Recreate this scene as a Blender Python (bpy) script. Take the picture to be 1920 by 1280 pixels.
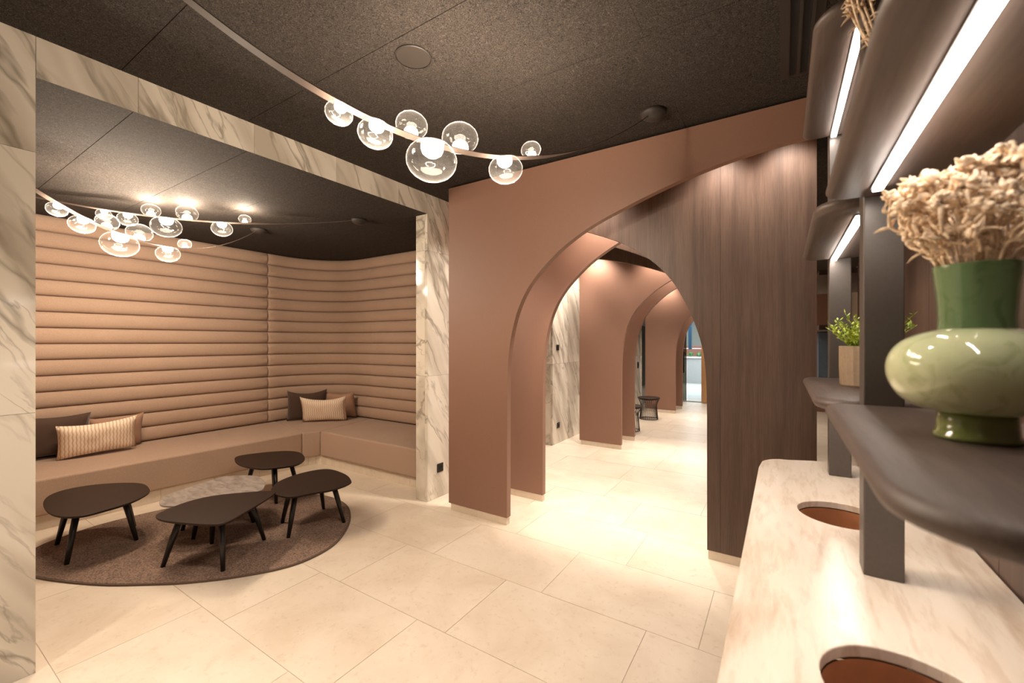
import bpy, bmesh, math, random
from mathutils import Vector, Matrix
random.seed(7)
C = bpy.context.scene.collection
for o in list(bpy.data.objects): bpy.data.objects.remove(o)
PI = math.pi
SC = bpy.context.scene

# ---------------------------------------------------------------- camera, world, lights, exposure
cam_d = bpy.data.cameras.new('camera'); cam = bpy.data.objects.new('camera', cam_d); C.objects.link(cam)
cam.location = (0, 0, 1.5); cam.rotation_euler = (PI/2, 0, math.atan2(508, 795))
cam_d.sensor_width = 36; cam_d.lens = 795/1920*36; cam_d.shift_y = 1/1920
cam_d.clip_start = .02; cam_d.clip_end = 100
cam_d.dof.use_dof = True; cam_d.dof.focus_distance = 3.2; cam_d.dof.aperture_fstop = 2.6
SC.camera = cam
SC.view_settings.view_transform = 'Standard'; SC.view_settings.look = 'None'
SC.view_settings.gamma = 1; SC.view_settings.use_curve_mapping = False
SC.view_settings.exposure = 1.2
w = bpy.data.worlds.new('world'); SC.world = w; w.use_nodes = True
w.node_tree.nodes['Background'].inputs[0].default_value = (1, .85, .7, 1)
w.node_tree.nodes['Background'].inputs[1].default_value = .05
WARM = (1, .875, .76)
def spot(x, y, z, power, deg=90, blend=.6, col=WARM, rad=.05, aim=None):
    l = bpy.data.lights.new('downlight', 'SPOT'); l.energy = power; l.spot_size = math.radians(deg); l.spot_blend = blend
    l.color = col; l.shadow_soft_size = rad
    o = bpy.data.objects.new('downlight', l); o.location = (x, y, z); C.objects.link(o)
    if aim: o.rotation_euler = (Vector(aim)-Vector((x, y, z))).to_track_quat('-Z', 'Y').to_euler()
    return o
def area(x, y, z, sx, sy, power, col=WARM, aim=(0, 0, -1)):
    l = bpy.data.lights.new('bar_fill_light', 'AREA'); l.shape = 'RECTANGLE'; l.size = sx; l.size_y = sy; l.energy = power; l.color = col
    o = bpy.data.objects.new('bar_fill_light', l); o.location = (x, y, z)
    o.rotation_euler = Vector(aim).to_track_quat('-Z', 'Y').to_euler(); C.objects.link(o); return o
# recessed downlights of the foyer behind the camera
for x, y, p in [(-2.3, -.6, 50), (-1.2, -.7, 55), (-.5, -.9, 40), (-1.9, .6, 38), (-.8, 1.2, 34)]: spot(x, y, 2.86, p, 92, .9)
# recessed downlights between the arches, some spots added to brighten marble and oak
for x, y, p in [(-.36, 3.02, 17), (.02, 3.02, 17), (-1.35, 3.03, 34), (-2.2, 3.08, 34), (-1.25, 3.36, 45), (-.3, 3.4, 30), (-2.2, 3.72, 25), (-1.3, 3.66, 30), (-2.62, 6.12, 40), (-2.62, 5.2, 30), (-1.0, 4.7, 60), (-2.25, 5.60, 38),
                (-1.35, 5.62, 34), (-.6, 6.0, 40), (-1.3, 6.3, 40), (-1.2, 7.8, 60), (.6, 4.7, 22), (-2.2, 8.0, 50), (-2.1, 9.2, 40), (-1.2, 9.7, 40), (-1.5, 10.6, 50)]:  # spot right of the oak arch is added for the far shelf's glow
    spot(x, y, 2.86, p*1.15, 115, .8)
# cool fill lights added for the bar beyond the glass
area(-2.2, 14.5, 2.8, 3, 3, 160, (.86, .93, 1))
area(-2.4, 17.3, 2.8, 4, 1, 70, (.9, .95, 1))
# LED tape washing the shelves is built with the shelves; bulbs with the pendant lamps

# ---------------------------------------------------------------- materials
def mat(name): 
    m = bpy.data.materials.new(name); m.use_nodes = True; nt = m.node_tree; nt.nodes.clear()
    out = nt.nodes.new('ShaderNodeOutputMaterial'); b = nt.nodes.new('ShaderNodeBsdfPrincipled')
    nt.links.new(b.outputs[0], out.inputs[0]); return m, nt, b
def N(nt, t, **k):
    n = nt.nodes.new(t)
    for a, v in k.items():
        if a.startswith('i_'):
            key = a[2:].replace('_', ' '); n.inputs[key].default_value = v
        else: setattr(n, a, v)
    return n
def ramp(nt, fac, stops):
    r = nt.nodes.new('ShaderNodeValToRGB'); e = r.color_ramp.elements
    while len(e) < len(stops): e.new(.5)
    for i, (p, c) in enumerate(stops): e[i].position = p; e[i].color = (*c, 1)
    nt.links.new(fac, r.inputs[0]); return r.outputs[0]
def coords(nt, scale=(1, 1, 1), rot=(0, 0, 0), jitter=True):
    g = N(nt, 'ShaderNodeNewGeometry'); v = g.outputs['Position']
    if jitter:
        oi = N(nt, 'ShaderNodeObjectInfo'); mu = N(nt, 'ShaderNodeMath', operation='MULTIPLY'); mu.inputs[1].default_value = 37.0
        nt.links.new(oi.outputs['Random'], mu.inputs[0])
        cb = N(nt, 'ShaderNodeCombineXYZ'); nt.links.new(mu.outputs[0], cb.inputs[0]); nt.links.new(mu.outputs[0], cb.inputs[1]); nt.links.new(mu.outputs[0], cb.inputs[2])
        ad = N(nt, 'ShaderNodeVectorMath', operation='ADD'); nt.links.new(v, ad.inputs[0]); nt.links.new(cb.outputs[0], ad.inputs[1]); v = ad.outputs[0]
    mp = N(nt, 'ShaderNodeMapping'); mp.inputs['Scale'].default_value = scale; mp.inputs['Rotation'].default_value = rot
    nt.links.new(v, mp.inputs[0]); return mp.outputs[0]
def noise(nt, v, scale, detail=4, rough=.55, dist=0):
    n = N(nt, 'ShaderNodeTexNoise'); n.inputs['Scale'].default_value = scale; n.inputs['Detail'].default_value = detail
    n.inputs['Roughness'].default_value = rough; n.inputs['Distortion'].default_value = dist
    nt.links.new(v, n.inputs['Vector']); return n.outputs['Fac']
def bump(nt, b, h, strength=.3, dist=.002):
    bp = N(nt, 'ShaderNodeBump'); bp.inputs['Strength'].default_value = strength; bp.inputs['Distance'].default_value = dist
    nt.links.new(h, bp.inputs['Height']); nt.links.new(bp.outputs[0], b.inputs['Normal'])
def mixc(nt, fac, a, b):
    m = N(nt, 'ShaderNodeMix', data_type='RGBA'); 
    if isinstance(fac, (int, float)): m.inputs[0].default_value = fac
    else: nt.links.new(fac, m.inputs[0])
    for s, v in ((6, a), (7, b)):
        if isinstance(v, tuple): m.inputs[s].default_value = (*v, 1)
        else: nt.links.new(v, m.inputs[s])
    return m.outputs[2]
def plain(name, col, rough=.5, metal=0, spec=.5, bumps=None, coat=0):
    m, nt, b = mat(name); b.inputs['Roughness'].default_value = rough; b.inputs['Metallic'].default_value = metal
    b.inputs['Specular IOR Level'].default_value = spec; b.inputs['Coat Weight'].default_value = coat
    v = coords(nt, jitter=False)
    sc, am = bumps or (30, .08)
    n = noise(nt, v, sc, 3)
    c = ramp(nt, n, [(.3, tuple(x*(1-am) for x in col)), (.7, tuple(x*(1+am) for x in col))])
    nt.links.new(c, b.inputs['Base Color'])
    if bumps: bump(nt, b, n, .25, .001)
    return m
def marble(name, base, vein, rot=(math.radians(-28), 0, 0)):
    m, nt, b = mat(name); b.inputs['Roughness'].default_value = .09
    v = coords(nt)
    wn = N(nt, 'ShaderNodeTexNoise'); wn.inputs['Scale'].default_value = 1.6; wn.inputs['Detail'].default_value = 4; nt.links.new(v, wn.inputs['Vector'])
    sb = N(nt, 'ShaderNodeVectorMath', operation='MULTIPLY_ADD'); nt.links.new(wn.outputs['Color'], sb.inputs[0]); sb.inputs[1].default_value = (.16, .16, .16); nt.links.new(v, sb.inputs[2])
    mp = N(nt, 'ShaderNodeMapping'); mp.inputs['Rotation'].default_value = rot; nt.links.new(sb.outputs[0], mp.inputs[0])
    mp2 = N(nt, 'ShaderNodeMapping'); mp2.inputs['Scale'].default_value = (2.4, 4.2, .75); nt.links.new(mp.outputs[0], mp2.inputs[0])
    def veins(sc, w0, w1, off, det):
        o = N(nt, 'ShaderNodeVectorMath', operation='ADD'); o.inputs[1].default_value = (off, off, off); nt.links.new(mp2.outputs[0], o.inputs[0])
        n = noise(nt, o.outputs[0], sc, det, .5, .3)
        s = N(nt, 'ShaderNodeMath', operation='SUBTRACT'); s.inputs[1].default_value = .5; nt.links.new(n, s.inputs[0])
        a = N(nt, 'ShaderNodeMath', operation='ABSOLUTE'); nt.links.new(s.outputs[0], a.inputs[0])
        r = N(nt, 'ShaderNodeMapRange'); r.inputs['From Min'].default_value = w0; r.inputs['From Max'].default_value = w1
        r.inputs['To Min'].default_value = 1; r.inputs['To Max'].default_value = 0; nt.links.new(a.outputs[0], r.inputs['Value']); return r.outputs[0]
    def mul(a, k):
        x = N(nt, 'ShaderNodeMath', operation='MULTIPLY'); nt.links.new(a, x.inputs[0])
        if isinstance(k, float): x.inputs[1].default_value = k
        else: nt.links.new(k, x.inputs[1])
        return x.outputs[0]
    def band(off, lo, hi, sc=1.1):
        o = N(nt, 'ShaderNodeVectorMath', operation='ADD'); o.inputs[1].default_value = (off, off, off); nt.links.new(mp2.outputs[0], o.inputs[0])
        mk = N(nt, 'ShaderNodeMapRange'); mk.inputs['From Min'].default_value = lo; mk.inputs['From Max'].default_value = hi
        nt.links.new(noise(nt, o.outputs[0], sc, 2), mk.inputs['Value']); return mk.outputs[0]
    c = mixc(nt, mul(band(5.0, .46, .66), .62), base, vein)
    c = mixc(nt, mul(veins(.9, .0, .028, 3.0, 4), mul(band(21.0, .40, .54), .72)), c, tuple(x*.62 for x in vein))
    c = mixc(nt, mul(veins(1.9, .0, .022, 11.0, 5), mul(band(33.0, .42, .58), .6)), c, tuple(x*.75 for x in vein))
    nt.links.new(c, b.inputs['Base Color']); return m
M = {}
M['marble'] = marble('white_marble', (.74, .68, .58), (.34, .285, .215))
# limestone floor tile
m, nt, b = mat('limestone'); b.inputs['Roughness'].default_value = .36
v = coords(nt); n1 = noise(nt, v, 2.2, 6, .65, .6); n2 = noise(nt, v, 26, 5, .7)
c = ramp(nt, n1, [(.3, (.63, .52, .40)), (.5, (.70, .595, .475)), (.72, (.75, .65, .535))])
c2 = ramp(nt, n2, [(.33, (.54, .41, .285)), (.44, (1, 1, 1))])
mm = N(nt, 'ShaderNodeMix', data_type='RGBA', blend_type='MULTIPLY'); mm.inputs[0].default_value = .20; nt.links.new(c, mm.inputs[6]); nt.links.new(c2, mm.inputs[7])
nt.links.new(mm.outputs[2], b.inputs['Base Color']); bump(nt, b, n2, .06, .001); M['tile'] = m
# counter stone: long soft streaks
m, nt, b = mat('travertine'); b.inputs['Roughness'].default_value = .3
v = coords(nt, (3.2, .55, 1), (0, 0, math.radians(30)), jitter=False); n1 = noise(nt, v, 2.6, 5, .55, .5); n2 = noise(nt, v, 12, 4, .6, .3)
c = ramp(nt, n1, [(.34, (.52, .405, .305)), (.46, (.69, .59, .485)), (.7, (.76, .68, .59))])
c2 = ramp(nt, n2, [(.36, (.62, .49, .38)), (.5, (1, 1, 1))])
mm = N(nt, 'ShaderNodeMix', data_type='RGBA', blend_type='MULTIPLY'); mm.inputs[0].default_value = .35; nt.links.new(c, mm.inputs[6]); nt.links.new(c2, mm.inputs[7])
nt.links.new(mm.outputs[2], b.inputs['Base Color']); M['counter'] = m
def wood(name, lo, hi, scale=(16, 16, .7), rough=.45):
    m, nt, b = mat(name); b.inputs['Roughness'].default_value = rough
    v = coords(nt, scale); n1 = noise(nt, v, 1.0, 3, .6, .8); n2 = noise(nt, v, 8, 5, .75, .3)
    r1 = ramp(nt, n1, [(.3, lo), (.7, hi)]); r2 = ramp(nt, n2, [(.34, (.62, .60, .58)), (.6, (1, 1, 1))])
    mm = N(nt, 'ShaderNodeMix', data_type='RGBA', blend_type='MULTIPLY'); mm.inputs[0].default_value = .7; nt.links.new(r1, mm.inputs[6]); nt.links.new(r2, mm.inputs[7])
    nt.links.new(mm.outputs[2], b.inputs['Base Color']); bump(nt, b, n2, .25, .0015); return m
M['wood'] = wood('dark_oak', (.078, .045, .031), (.124, .076, .053))
M['shelfwood'] = wood('shelf_oak', (.090, .064, .052), (.122, .088, .073), (22, 1.2, 22), .5)
M['orange'] = wood('light_wood', (.55, .30, .13), (.65, .38, .18))
M['copper'] = plain('terracotta_laminate', (.255, .138, .094), .5, bumps=(260, .05))
M['steel'] = plain('dark_bronze_metal', (.105, .088, .077), .38, .3, bumps=(90, .05))
M['black'] = plain('black_lacquer', (.012, .010, .009), .35)
M['tabletop'] = plain('brown_tabletop', (.024, .0125, .0085), .5, 0, .25)
M['blackplastic'] = plain('black_plastic', (.015, .014, .013), .3)
M['hole'] = plain('copper_liner', (.40, .17, .08), .35)
M['dark'] = plain('dark_void', (.01, .008, .007), .8)
M['speaker'] = plain('brown_grille', (.030, .024, .020), .6, bumps=(500, .1))
M['ventm'] = plain('vent_metal', (.03, .025, .022), .4)
M['blue'] = plain('blue_post', (.03, .09, .15), .3)
M['grey'] = plain('grey_front', (.45, .43, .41), .4)
M['white'] = plain('white_metal', (.8, .8, .8), .3)
M['greenleaf'] = plain('leaf_green', (.10, .30, .10), .5)
M['brownband'] = plain('brown_band', (.30, .13, .09), .5)
M['pot'] = plain('beige_ceramic', (.30, .215, .14), .6, bumps=(60, .1))
M['ribbon'] = plain('leather_ribbon', (.10, .072, .058), .55)
def fabric(name, col, sc=420, var=.14, big=3):
    m, nt, b = mat(name); b.inputs['Roughness'].default_value = .9; b.inputs['Specular IOR Level'].default_value = .15
    b.inputs['Sheen Weight'].default_value = .15
    v = coords(nt, (1, 1, 1), jitter=False); n = noise(nt, v, sc, 2, .6); n2 = noise(nt, v, big, 2)
    ad = N(nt, 'ShaderNodeMath', operation='ADD'); n2m = N(nt, 'ShaderNodeMapRange'); n2m.inputs['To Min'].default_value = .42; n2m.inputs['To Max'].default_value = .58; nt.links.new(n2, n2m.inputs['Value'])
    nt.links.new(n, ad.inputs[0]); nt.links.new(n2m.outputs[0], ad.inputs[1])
    hf = N(nt, 'ShaderNodeMath', operation='MULTIPLY'); hf.inputs[1].default_value = .5; nt.links.new(ad.outputs[0], hf.inputs[0]); ad = hf
    c = ramp(nt, ad.outputs[0], [(.42, tuple(x*(1-var) for x in col)), (.58, tuple(x*(1+var) for x in col))])
    nt.links.new(c, b.inputs['Base Color']); bump(nt, b, n, .35, .0012); return m
M['fabric'] = fabric('tan_wool', (.40, .275, .20), 300, .16)
M['pillow_dark'] = fabric('dark_brown_linen', (.075, .045, .032))
M['pillow_tan'] = fabric('tan_linen', (.36, .21, .14))
M['rug'] = fabric('brown_rug', (.20, .13, .095), 120, .6, 9)
M['rugedge'] = fabric('rug_binding', (.12, .078, .055), 300)
M['dried'] = fabric('dried_petals', (.80, .63, .45), 90, .28)
# patterned pillow: wavy vertical ribs in the weave (generated coordinates move with the pillow)
m, nt, b = mat('cream_wave_weave'); b.inputs['Roughness'].default_value = .9
tc = N(nt, 'ShaderNodeTexCoord'); wv = N(nt, 'ShaderNodeTexWave', wave_type='BANDS', bands_direction='X'); wv.inputs['Scale'].default_value = 7
wv.inputs['Distortion'].default_value = 0
sx = N(nt, 'ShaderNodeSeparateXYZ'); nt.links.new(tc.outputs['Generated'], sx.inputs[0])
s1 = N(nt, 'ShaderNodeMath', operation='MULTIPLY'); s1.inputs[1].default_value = 40; nt.links.new(sx.outputs[2], s1.inputs[0])
s2 = N(nt, 'ShaderNodeMath', operation='SINE'); nt.links.new(s1.outputs[0], s2.inputs[0])
s3 = N(nt, 'ShaderNodeMath', operation='MULTIPLY_ADD'); s3.inputs[1].default_value = .0035; nt.links.new(s2.outputs[0], s3.inputs[0]); nt.links.new(sx.outputs[0], s3.inputs[2])
cb = N(nt, 'ShaderNodeCombineXYZ'); nt.links.new(s3.outputs[0], cb.inputs[0]); nt.links.new(cb.outputs[0], wv.inputs['Vector'])
c = ramp(nt, wv.outputs['Fac'], [(.05, (.56, .38, .27)), (.40, (.80, .66, .51))]); nt.links.new(c, b.inputs['Base Color']); bump(nt, b, wv.outputs['Fac'], .3, .003); M['pillow_wave'] = m
# wood-wool acoustic ceiling board
m, nt, b = mat('wood_wool'); b.inputs['Roughness'].default_value = .85; b.inputs['Specular IOR Level'].default_value = .2
v = coords(nt, (1, 1, 1)); n = noise(nt, v, 75, 4, .8, 3.0); n3 = noise(nt, v, 1.2, 2)
c = ramp(nt, n, [(.38, (.005, .004, .003)), (.5, (.034, .028, .024)), (.64, (.105, .088, .076))])
nt.links.new(c, b.inputs['Base Color']); bump(nt, b, n, .6, .004); M['ceil'] = m
# grey cement table top
m, nt, b = mat('grey_cement'); b.inputs['Roughness'].default_value = .4
v = coords(nt, (1, 2.2, 1)); n = noise(nt, v, 9, 6, .6, .8)
nt.links.new(ramp(nt, n, [(.3, (.17, .14, .12)), (.5, (.29, .25, .22)), (.72, (.40, .355, .32))]), b.inputs['Base Color']); M['cement'] = m
def emis(name, col, s):
    m = bpy.data.materials.new(name); m.use_nodes = True; nt = m.node_tree; nt.nodes.clear()
    o = nt.nodes.new('ShaderNodeOutputMaterial'); e = nt.nodes.new('ShaderNodeEmission'); e.inputs[0].default_value = (*col, 1); e.inputs[1].default_value = s
    nt.links.new(e.outputs[0], o.inputs[0]); return m
M['led'] = emis('led_tape', (1, .90, .81), 20)
M['core'] = emis('bulb_core', (1, .86, .70), 14)
# thin clear blown glass
def clearglass(name, tint, edge, ior=1.45, edgecol=(1, 1, 1), haze=0, power=5):
    m = bpy.data.materials.new(name); m.use_nodes = True; nt = m.node_tree; nt.nodes.clear()
    o = nt.nodes.new('ShaderNodeOutputMaterial'); t = nt.nodes.new('ShaderNodeBsdfTransparent'); t.inputs[0].default_value = (*tint, 1)
    g = nt.nodes.new('ShaderNodeBsdfGlossy'); g.inputs['Roughness'].default_value = .02; g.inputs[0].default_value = (*edgecol, 1)
    lw = nt.nodes.new('ShaderNodeLayerWeight'); lw.inputs[0].default_value = edge
    pw = nt.nodes.new('ShaderNodeMath'); pw.operation = 'POWER'; pw.inputs[1].default_value = power; nt.links.new(lw.outputs['Facing'], pw.inputs[0])
    ad = nt.nodes.new('ShaderNodeMath'); ad.operation = 'ADD'; ad.inputs[1].default_value = .03; ad.use_clamp = True; nt.links.new(pw.outputs[0], ad.inputs[0])
    mx = nt.nodes.new('ShaderNodeMixShader'); nt.links.new(ad.outputs[0], mx.inputs[0]); nt.links.new(t.outputs[0], mx.inputs[1])
    if haze:      # blown glass glows a little where the lamp inside lights it
        tr = nt.nodes.new('ShaderNodeBsdfTranslucent'); tr.inputs[0].default_value = (1, .97, .93, 1)
        m2 = nt.nodes.new('ShaderNodeMixShader'); m2.inputs[0].default_value = haze; nt.links.new(g.outputs[0], m2.inputs[1]); nt.links.new(tr.outputs[0], m2.inputs[2]); nt.links.new(m2.outputs[0], mx.inputs[2])
    else: nt.links.new(g.outputs[0], mx.inputs[2])
    nt.links.new(mx.outputs[0], o.inputs[0]); return m
M['bulbglass'] = clearglass('blown_glass', (1, .99, .98), .5, haze=.16, power=8)
M['pane'] = clearglass('door_glass', (.80, .84, .84), .5)
M['smoked'] = clearglass('smoked_glass', (.30, .29, .25), .5)
def vaseglass(name, a, b_, rough=.06):
    m, nt, b = mat(name); b.inputs['Roughness'].default_value = rough; b.inputs['Coat Weight'].default_value = .6; b.inputs['Coat Roughness'].default_value = .03
    v = coords(nt, (1, 1, .8), jitter=False); n = noise(nt, v, 22, 4, .6, 1.2)
    nt.links.new(ramp(nt, n, [(.30, a), (.48, b_)]), b.inputs['Base Color'])
    b.inputs['Subsurface Weight'].default_value = .25; b.inputs['Subsurface Radius'].default_value = (.02, .03, .015); b.inputs['Subsurface Scale'].default_value = .5
    return m
M['vase_body'] = vaseglass('milky_green_glass', (.40, .44, .22), (.56, .60, .37))
M['vase_neck'] = vaseglass('deep_green_glass', (.085, .15, .065), (.13, .205, .095))
M['vase_foot'] = vaseglass('olive_glass', (.09, .11, .03), (.16, .19, .06))
m, nt, b = mat('feathery_leaf'); b.inputs['Roughness'].default_value = .5
v = coords(nt, jitter=False); n = noise(nt, v, 60, 2)
nt.links.new(ramp(nt, n, [(.35, (.17, .33, .025)), (.65, (.62, .66, .08))]), b.inputs['Base Color']); M['feather'] = m

# ---------------------------------------------------------------- helpers
def origin(o):
    p = Vector((0, 0, 0))
    while o: p += o.location; o = o.parent
    return p
def obj(name, V, F, m, parent=None, smooth=False, bevel=0, seg=2):
    off = origin(parent) if parent else Vector((0, 0, 0))
    me = bpy.data.meshes.new(name); me.from_pydata([tuple(Vector(v)-off) for v in V], [], F); me.update()
    o = bpy.data.objects.new(name, me); me.materials.append(m); C.objects.link(o)
    if smooth: me.polygons.foreach_set('use_smooth', [True]*len(me.polygons))
    if parent: o.parent = parent
    if bevel:
        bv = o.modifiers.new('bevel', 'BEVEL'); bv.width = bevel; bv.segments = seg; bv.limit_method = 'ANGLE'; bv.angle_limit = math.radians(35)
        me.polygons.foreach_set('use_smooth', [True]*len(me.polygons))
        try: me.set_sharp_from_angle(angle=math.radians(40))
        except Exception: pass
    return o
def thing(name, label, cat, loc=(0, 0, 0), group=None):
    o = bpy.data.objects.new(name, None); o.empty_display_size = .05; o.location = loc; C.objects.link(o)
    o['label'] = label; o['category'] = cat
    if group: o['group'] = group
    return o
def tag(o, label, cat, group=None):
    o['label'] = label; o['category'] = cat
    if group: o['group'] = group
    return o
def struct(o): o['kind'] = 'structure'; return o
def sempty(name, loc=(0, 0, 0)):
    o = bpy.data.objects.new(name, None); o.location = loc; C.objects.link(o); o['kind'] = 'structure'; return o
def box(x0, x1, y0, y1, z0, z1):
    return ([(x0, y0, z0), (x1, y0, z0), (x1, y1, z0), (x0, y1, z0), (x0, y0, z1), (x1, y0, z1), (x1, y1, z1), (x0, y1, z1)],
            [(0, 3, 2, 1), (4, 5, 6, 7), (0, 1, 5, 4), (1, 2, 6, 5), (2, 3, 7, 6), (3, 0, 4, 7)])
def quad_prism(p, z0, z1):  # p: plan polygon, any count
    a = sum(p[i][0]*p[(i+1) % len(p)][1]-p[(i+1) % len(p)][0]*p[i][1] for i in range(len(p)))
    if a < 0: p = p[::-1]
    n = len(p); V = [(x, y, z0) for x, y in p]+[(x, y, z1) for x, y in p]
    F = [tuple(range(n-1, -1, -1)), tuple(range(n, 2*n))]+[(i, (i+1) % n, n+(i+1) % n, n+i) for i in range(n)]
    return V, F
def join(*vf):
    V, F = [], []
    for v, f in vf:
        k = len(V); V += list(v); F += [tuple(i+k for i in q) for q in f]
    return V, F
def lathe(prof, n=32, c=(0, 0, 0), cap=True):
    V, F = [], []
    for r, z in prof:
        for i in range(n):
            a = 2*PI*i/n; V.append((c[0]+r*math.cos(a), c[1]+r*math.sin(a), c[2]+z))
    for k in range(len(prof)-1):
        for i in range(n):
            j = (i+1) % n; F.append((k*n+i, k*n+j, (k+1)*n+j, (k+1)*n+i))
    if cap: F.append(tuple(range(n-1, -1, -1))); F.append(tuple((len(prof)-1)*n+i for i in range(n)))
    return V, F
def tube(pts, r, n=6, cap=True, flat=1.0):
    pts = [Vector(p) for p in pts]; V, F = [], []
    rs = r if isinstance(r, (list, tuple)) else [r]*len(pts)
    up = None
    for k, p in enumerate(pts):
        t = (pts[min(k+1, len(pts)-1)]-pts[max(k-1, 0)]).normalized()
        if up is None: up = Vector((0, 0, 1)) if abs(t.z) < .9 else Vector((1, 0, 0))
        s = t.cross(up).normalized(); u = s.cross(t).normalized(); up = u
        for i in range(n):
            a = 2*PI*i/n; V.append(tuple(p+s*math.cos(a)*rs[k]+u*math.sin(a)*rs[k]*flat))
    for k in range(len(pts)-1):
        for i in range(n):
            j = (i+1) % n; F.append((k*n+i, k*n+j, (k+1)*n+j, (k+1)*n+i))
    if cap: F.append(tuple(range(n-1, -1, -1))); F.append(tuple((len(pts)-1)*n+i for i in range(n)))
    return V, F
def smoothpath(P, n=4, closed=False):
    out = []; L = len(P); R = range(L) if closed else range(L-1)
    for i in R:
        g = (lambda k: P[k % L]) if closed else (lambda k: P[max(0, min(L-1, k))])
        p0, p1, p2, p3 = g(i-1), g(i), g(i+1), g(i+2)
        for s in range(n):
            t = s/n
            out.append(tuple(.5*((2*p1[d])+(-p0[d]+p2[d])*t+(2*p0[d]-5*p1[d]+4*p2[d]-p3[d])*t*t+(-p0[d]+3*p1[d]-3*p2[d]+p3[d])*t**3) for d in range(len(p1))))
    if not closed: out.append(tuple(P[-1]))
    return out

# ---------------------------------------------------------------- floor
floor = sempty('floor')
struct(obj('grout', *box(-6.4, 3.2, -3, 20, -.06, -.0025), plain('grout', (.50, .41, .32), .8), floor))
ROWX = {0: -1.666, 1: -1.47, 2: -1.22, 3: -.888, 4: -1.113, 5: -.60, -1: -1.9}
for k in range(-3, 19):
    y0 = 1.08+.577*k; x0 = ROWX.get(k, random.uniform(-1, 0)); i0 = int((x0+6.2)/.872)+1
    for i in range(-i0, 4):
        xa = x0+i*.872; xb = xa+.872
        xa, xb = max(xa, -6.1), min(xb, 1.6)
        if xb-xa < .03 or (y0 > 4.3 and xb < -3.9): continue
        dz = random.uniform(-.0004, .0004)
        obj('floor_tile', *box(xa+.0016, xb-.0016, y0+.0016, y0+.577-.0016, -.02, dz), M['tile'], floor)
struct(obj('floor_far', *box(-6.3, 3, 12.05, 19.9, -.02, 0), plain('pale_floor', (.62, .60, .57), .3), floor))

# ---------------------------------------------------------------- ceilings
def wx(y): return -2.858+(y-.458)/(2.916-.458)*.053   # front plane of the marble wall
ZC, ZN = 2.887, 2.70
ceil = sempty('ceiling', (0, 0, ZC))
obj('backing', *box(-6.4, 3.2, -3, 20, ZC+.02, ZC+.08), M['dark'], ceil)
for k in range(-5, 20):
    y0 = .75+.6*k; sh = -.53 if k % 2 else .07
    for i in range(-4, 4):
        xa, xb = sh+i*1.2, sh+(i+1)*1.2
        xa, xb = max(xa, -2.93), min(xb, 3.0)
        if xb-xa < .05 or (y0 > 5 and xa > .8): continue
        obj('ceiling_panel', *box(xa+.0006, xb-.0006, y0+.0016, y0+.5984, ZC, ZC+.018), M['ceil'], ceil)
nc = sempty('ceiling_niche', (-4.4, 1.5, ZN))
obj('backing', *box(-6.1, -2.90, -1, 4.2, ZN+.02, ZN+.05), M['dark'], nc)
for k in range(-3, 6):
    y0 = .80+.55*k
    for i in range(3):
        xa, xb = -6.0+1.2*i, -6.0+1.2*(i+1)
        ya_, yb_ = max(y0, -.95)+.0016, y0+.5484
        end = lambda yy: (wx(yy)-.0006 if .45 < yy < 2.92 else -2.96) if i == 2 else xb-.0006
        for u0, u1 in ((ya_, min(yb_, .4575)), (max(ya_, .4585), min(yb_, 2.915)), (max(ya_, 2.9175), yb_)):
            if u1-u0 > .01: obj('ceiling_panel', *quad_prism([(xa+.0006, u0), (end(u0+.0001), u0), (end(u1-.0001), u1), (xa+.0006, u1)], ZN, ZN+.018), M['ceil'], nc)

# ---------------------------------------------------------------- marble walls
def slab(name, y0, y1, z0, z1, th, parent, g=.0008):
    p = [(wx(y0), y0+g), (wx(y1), y1-g), (wx(y1)-th, y1-g), (wx(y0)-th, y0+g)]
    return obj(name, *quad_prism(p, z0+g, z1-g), M['marble'], parent)
ROWS = [(0, 1.18), (1.18, 2.36), (2.36, 2.90)]
wl = sempty('wall_left', (-2.9, 0, 0))
struct(obj('wall_core', *quad_prism([(-2.90, -2.9), (-2.89, .45), (-3.03, .45), (-3.03, -2.9)], 0, 2.9), M['dark'], wl))
for y0, y1 in [(-2.9, -1.75), (-1.75, -.65), (-.65, .458)]:
    for z0, z1 in ROWS: slab('marble_slab', y0, y1, z0, z1, .03, wl)
for z0, z1 in ROWS:      # reveal face of the near pillar
    obj('marble_slab', *box(-3.03, -2.889, .43, .4575, z0+.001, min(z1, ZN-.002)), M['marble'], wl)
lintel = sempty('trim_1', (-2.84, 1.7, ZN))
for y0, y1 in [(.458, .819), (.819, 1.392), (1.392, 1.973), (1.973, 2.574), (2.574, 2.916)]:
    slab('marble_slab', y0, y1, ZN-.0003, 2.90, .003, lintel)
wp = sempty('wall_pillar', (-2.85, 3.2, 0))
for z0, z1 in ROWS:
    slab('marble_slab', 2.916, 4.15, z0, z1, .03, wp)
    obj('marble_slab', *box(-2.95, wx(2.916)-.031, 2.9165, 2.95, z0+.001, min(z1, ZN)-.001), M['marble'], wp)
struct(obj('wall_core', *box(-2.95, -2.845, 2.95, 4.15, 0, 2.9), M['dark'], wp))
w2 = sempty('wall_passage', (-2.85, 6, 0))
for y0, y1 in [(5.49, 6.0), (6.0, 7.1), (7.1, 8.2), (8.2, 9.3), (9.3, 10.1)]:
    for z0, z1 in ROWS:
        obj('marble_slab', *box(-2.84, -2.81, y0+.001, y1-.001, z0+.001, z1-.001), M['marble'], w2)
for z0, z1 in ROWS: obj('marble_slab', *box(-3.6, -2.842, 5.49, 5.52, z0+.001, z1-.001), M['marble'], w2)
struct(obj('wall_core', *box(-3.6, -2.842, 5.522, 10.1, 0, 2.9), M['dark'], w2))
struct(obj('wall_alcove', *box(-3.7, -3.6, 4.15, 5.6, 0, 2.9), M['marble']))
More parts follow.
